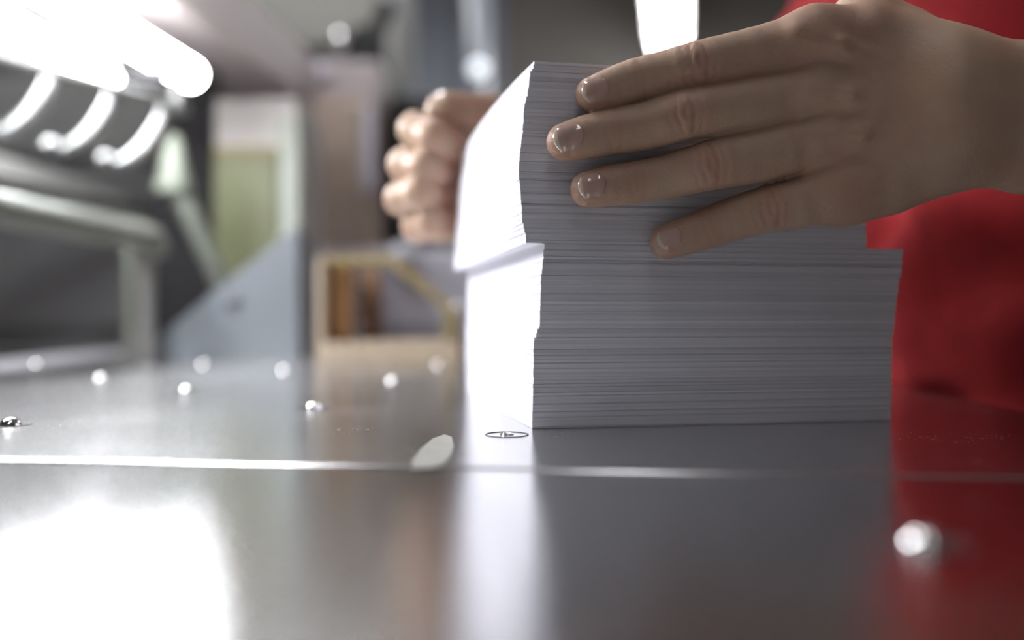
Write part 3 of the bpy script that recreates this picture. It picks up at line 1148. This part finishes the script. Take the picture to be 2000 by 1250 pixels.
# guard rail standing on the ledge
rail = thing('guard_rail', 'pale rounded guard rail on an upright post at the table left edge', 'rail')
e = P(292, 463, 1.03)
n = e - V * 0.52
tube('top_rail', [n, n + V * 0.2, e - V * 0.03, e, e + Vector((0.006, 0.005, -0.012))], [.0165, .0165, .0165, .0155, .014], M_PALEGREY, rail, 18)
box('rail_post', P(246, 0, 1.03).x, P(268, 0, 1.03).x, 1.022, 1.036, 0.0045, e.z - 0.006, M_PALEGREY, rail, 0.002)
box('rail_post_cover', P(270, 0, 1.035).x, P(300, 0, 1.035).x, 1.028, 1.044, 0.0, e.z - 0.006, M_MID, rail, 0.002)
nn = n + V * 0.05
box('rail_post', nn.x - 0.007, nn.x + 0.007, nn.y - 0.007, nn.y + 0.007, 0.0045, nn.z - 0.006, M_PALEGREY, rail, 0.002)

bar = thing('grey_bar', 'dull grey square bar above the guard rail in front of the dark cabinet', 'bar')
e = P(250, 388, 1.45)
obox('bar_body', e - V * 0.75 - Vector((0, 0, .015)), V * 0.75, -U * 0.03, Vector((0, 0, .030)), M_MID, bar, 0.004)
box('bar_bracket', e.x - 0.03, e.x - 0.006, e.y - 0.06, 1.735, e.z - 0.012, e.z + 0.012, M_MID, bar, 0.002)

# three white curved levers on a shaft
shaft = thing('lever_shaft', 'slim grey shaft carrying three white curved levers under the lamp', 'shaft')
sa, sb = P(340, 205, 0.99), P(-60, 92, 0.80)
tube('shaft_rod', [sb, sa], 0.006, M_MID, shaft, 12)
pbox('shaft_block', 328, 352, 188, 214, 0.985, 0.03, M_MID, shaft, 0.002)
for px, py in ((345, 196),):
    p = P(px, py, 1.0)
    box('hanger', p.x - 0.004, p.x + 0.004, 0.998, 1.006, p.z - 0.004, 0.33, M_MID, shaft, 0.001)
    box('hanger_arm', -0.458, p.x + 0.004, 0.998, 1.006, 0.322, 0.33, M_BLACK, shaft, 0.001)
    box('hanger_drop', -0.464, -0.456, 0.998, 1.006, 0.322, BEAM_Z, M_BLACK, shaft, 0.001)
lever_lab = ['white curved lever with round tip, the one farthest right under the lamp',
             'white curved lever with round tip, middle of the three under the lamp',
             'white curved lever cut off by the left edge of the picture']
for k, (ox, oy, dd) in enumerate(((0, 0, 0.98), (-103, -33, 0.93), (-222, -72, 0.87))):
    lv = thing('curved_lever', lever_lab[k], 'lever', 'white levers under the tube lamp')
    arm = [(324, 206), (318, 236), (304, 264), (284, 290), (258, 310), (232, 320)]
    s = 0.98 / dd
    pp = [P(ox + 324 + (x - 324) * s, oy + 206 + (y - 206) * s, dd - 0.004 * i) for i, (x, y) in enumerate(arm)]
    tube('lever_arm', pp, [.005, .0080, .0098, .0098, .0085, .0065], M_WHITE, lv, 16)
    kn = P(ox + 324 + (206 - 324) * s, oy + 206 + (316 - 206) * s, dd - 0.024)
    ball('lever_knob', kn, 0.0105, M_WHITE, lv)
    tube('knob_neck', [pp[-1], (pp[-1] + kn) / 2, kn], .005, M_WHITE, lv, 10)

noz = thing('cone_nozzle', 'pale cone nozzle on a slanted grey pipe behind the bracket plate', 'nozzle')
ca, cb = P(341, 262, 1.16), P(340, 378, 1.16)
lathe('cone', [(0.004, ca.z - cb.z), (0.010, (ca.z - cb.z) * 0.9), (0.024, 0.006), (0.024, 0.0), (0.018, -0.003)], mat('cone_paint', (0.17, 0.19, 0.155), 0.45), noz, 28, cb)
tube('pipe', [P(346, 376, 1.16), P(362, 400, 1.16), P(430, 545, 1.17), Vector((P(478, 0, 1.18).x, 1.18, 0.010))], .013, mat('pipe_grey', (0.11, 0.12, 0.10), 0.5), noz, 14)

# ------------------------------------------------------------------ cabinet, control box and dark display behind
bc = thing('brown_cabinet', 'brownish grey cabinet standing on the low grey machine', 'cabinet')
db = 1.86
dm = 1.80
zt = P(0, 486, dm).z
pbox('cabinet_body', 584, 736, 192, 0, db, 0.14, M_BROWN, bc, 0.006, zt)
pbox('cabinet_door', 590, 705, 204, 470, db - 0.014, 0.014, M_BROWN, bc, 0.003)
pbox('door_pull', 708, 732, 205, 372, db - 0.012, 0.012, M_PURPLE, bc, 0.004)
ctl = thing('control_box', 'pinkish control box sitting on top of the brown cabinet', 'control box')
ztop = P(0, 192, db).z
pbox('box_body', 606, 744, 118, 0, db + 0.005, 0.13, mat('control_box_enamel', (0.55, 0.49, 0.50), 0.5), ctl, 0.008, ztop)
c = P(632, 146, db + 0.02)
tube('dial', [c, c + Vector((0, -0.02, 0))], 0.020, M_PURPLE, ctl, 18, False)
zc = P(0, 118, db + 0.02).z
hook = thing('black_tool_head', 'black angular tool head standing on the control box', 'tool')
pbox('head_block', 686, 752, 48, 0, db + 0.05, 0.08, M_BLACK, hook, 0.004, zc)
ar = [P(718, 52, db + 0.07), P(752, 52, db + 0.07), P(772, 2, db + 0.07), P(742, -6, db + 0.07)]
solid('head_arm', ar, (0, 0.04, 0), M_BLACK, hook, 0.003)
kb = thing('chrome_knob', 'small round chrome knob beside the black tool head', 'knob')
kc = P(667, 82, db + 0.08)
ball('knob_ball', kc, 0.024, M_STEEL, kb)
tube('knob_stem', [kc, Vector((kc.x, kc.y, zc + 0.001))], 0.010, M_MID, kb, 12, False)
duct = thing('ceiling_duct', 'beige grey box duct hanging from the ceiling above the control box', 'duct')
pbox('duct_body', 440, 728, 0, 92, 2.5, 0.5, M_BEIGE, duct, 0.01, None, 1.35)
pbox('duct_riser', 520, 640, 0, 0, 2.6, 0.3, M_BEIGE, duct, 0.01, 1.35, CEIL_Z)
pbox('duct_flange', 690, 738, 0, 78, 2.46, 0.04, M_BEIGE, duct, 0.004, None, 1.36)

gm = thing('grey_machine', 'low lilac grey machine body behind the wooden holder', 'machine')
pbox('machine_body', 610, 1010, 486, 0, dm, 0.6, M_PURPLE, gm, 0.01, FLOOR_Z)
pbox('front_panel', 690, 960, 508, 640, dm - 0.012, 0.012, M_PURPLE, gm, 0.004)
c = P(788, 500, dm - 0.03)
tube('chrome_button', [c + Vector((0, 0.03, 0)), c], 0.014, M_MID, gm, 12, False)
ball('button_cap', c, 0.028, mat('painted_lilac_highlight', (0.84, 0.86, 0.95), 0.25, coat=0.5), gm)  # highlight of the shiny button put into its pale lilac colour
bd = thing('black_display', 'black boxy display on the grey machine behind the far hand', 'display')
pbox('display_body', 742, 905, 190, 478, dm + 0.24, 0.10, M_BLACK, bd, 0.006)
pbox('display_foot', 800, 860, 0, 0, dm + 0.26, 0.06, M_BLACK, bd, 0.004, zt, P(0, 470, dm + 0.24).z)

pp_ = thing('wall_pipe', 'pale vertical pipe on the back wall above the far hand', 'pipe')
a = P(934, 0, 3.4)
tube('pipe_run', [(a.x, 3.4, FLOOR_Z), (a.x, 3.4, CEIL_Z)], 0.045, mat('pipe_paint', (0.21, 0.225, 0.255), 0.35), pp_, 20, False)
c = P(934, 135, 3.33)
tube('glint_holder', [c + Vector((0, 0.06, 0)), c + Vector((0, 0.01, 0))], 0.035, M_MID, pp_, 16, False)
ball('pipe_glint', c, 0.030, M_PIPE_GLINT, pp_)  # glowing ball in place of the pipe's out-of-focus highlight, no lamp

# ------------------------------------------------------------------ wooden holder on the table
wh = thing('wooden_holder', 'small wooden tray holder with a sloping rail on the steel table', 'holder')
y0 = 0.93


def wx(px, d=y0):
    return P(px, 0, d).x


def wz(py, d=y0):
    return P(0, py, d).z


box('base_board', wx(628), wx(898), y0, y0 + 0.115, 0.0, wz(668), M_PALEWOOD, wh, 0.002)
box('side_board', wx(617), wx(632), y0 + 0.002, y0 + 0.11, 0.0, wz(503), M_PALEWOOD, wh, 0.002)
box('inner_board', wx(634), wx(676), y0 + 0.030, y0 + 0.045, wz(668), wz(510), M_WOOD, wh, 0.002)
box('back_post', wx(672), wx(716), y0 + 0.095, y0 + 0.11, wz(668), wz(515), mat('dark_wood', (0.16, 0.085, 0.045), 0.5), wh, 0.002)
box('end_post', wx(866), wx(894), y0 + 0.006, y0 + 0.03, wz(668), wz(596), M_OLIVEWOOD, wh, 0.003)
solid('sloping_rail', [P(770, 497, y0 + 0.01), P(880, 592, y0 + 0.01), P(880, 616, y0 + 0.01), P(762, 517, y0 + 0.01)], (0, 0.014, 0), M_OLIVEWOOD, wh, 0.0015)
solid('top_rail', [P(632, 499, y0 + 0.01), P(772, 497, y0 + 0.01), P(764, 518, y0 + 0.01), P(632, 518, y0 + 0.01)], (0, 0.014, 0), M_OLIVEWOOD, wh, 0.0015)
for px, py in ((710, 638), (893, 598)):
    c = P(px, py, y0 + 0.004)
    if px < 800:
        c = P(px, py, y0 + 0.094)
    ball('screw_head', c, 0.004, M_STEEL, wh, 2)

# ------------------------------------------------------------------ ceiling battens
def batten(label, x, y, length, width=0.17, z=1.75, V=V, U=U, dm=None):
    t = thing('ceiling_batten', label, 'lamp', 'ceiling batten lights')
    c = Vector((x, y, z))
    obox('diffuser', c - V * length / 2 - U * width / 2, V * length, U * width, Vector((0, 0, .05)), dm or M_BATTEN, t, 0.01)
    obox('housing', c - V * (length / 2 + .02) - U * (width / 2 + .02) + Vector((0, 0, .05)), V * (length + .04), U * (width + .04), Vector((0, 0, .04)), M_LAMPW, t, 0.004)
    for k in (-.4, .4):
        q = c + V * length * k + Vector((0, 0, .09))
        tube('hanger', [q, Vector((q.x, q.y, CEIL_Z))], .006, M_MID, t, 8, False)


dv = Vector((0.187, 0.982, 0))
batten('bright ceiling light strip showing above the index finger', 0.655, 3.77, 1.75, 0.145, 1.45, dv, Vector((0.982, -0.187, 0)), M_BATTEN_BACK)
batten('slim ceiling light strip straight above the paper stacks', 0.02, -0.45, 1.7, 0.048)
batten('added unseen ceiling light strip over the brown cabinet and low grey machine', -0.75, 1.35, 1.7, dm=M_BATTEN_BACK)  # fill light added out of view to brighten the background
batten('added unseen ceiling light strip before the blue grey wall panels', -0.65, 3.25, 1.5, dm=M_BATTEN_BACK)  # second added fill strip, unseen, lifting the dark back wall
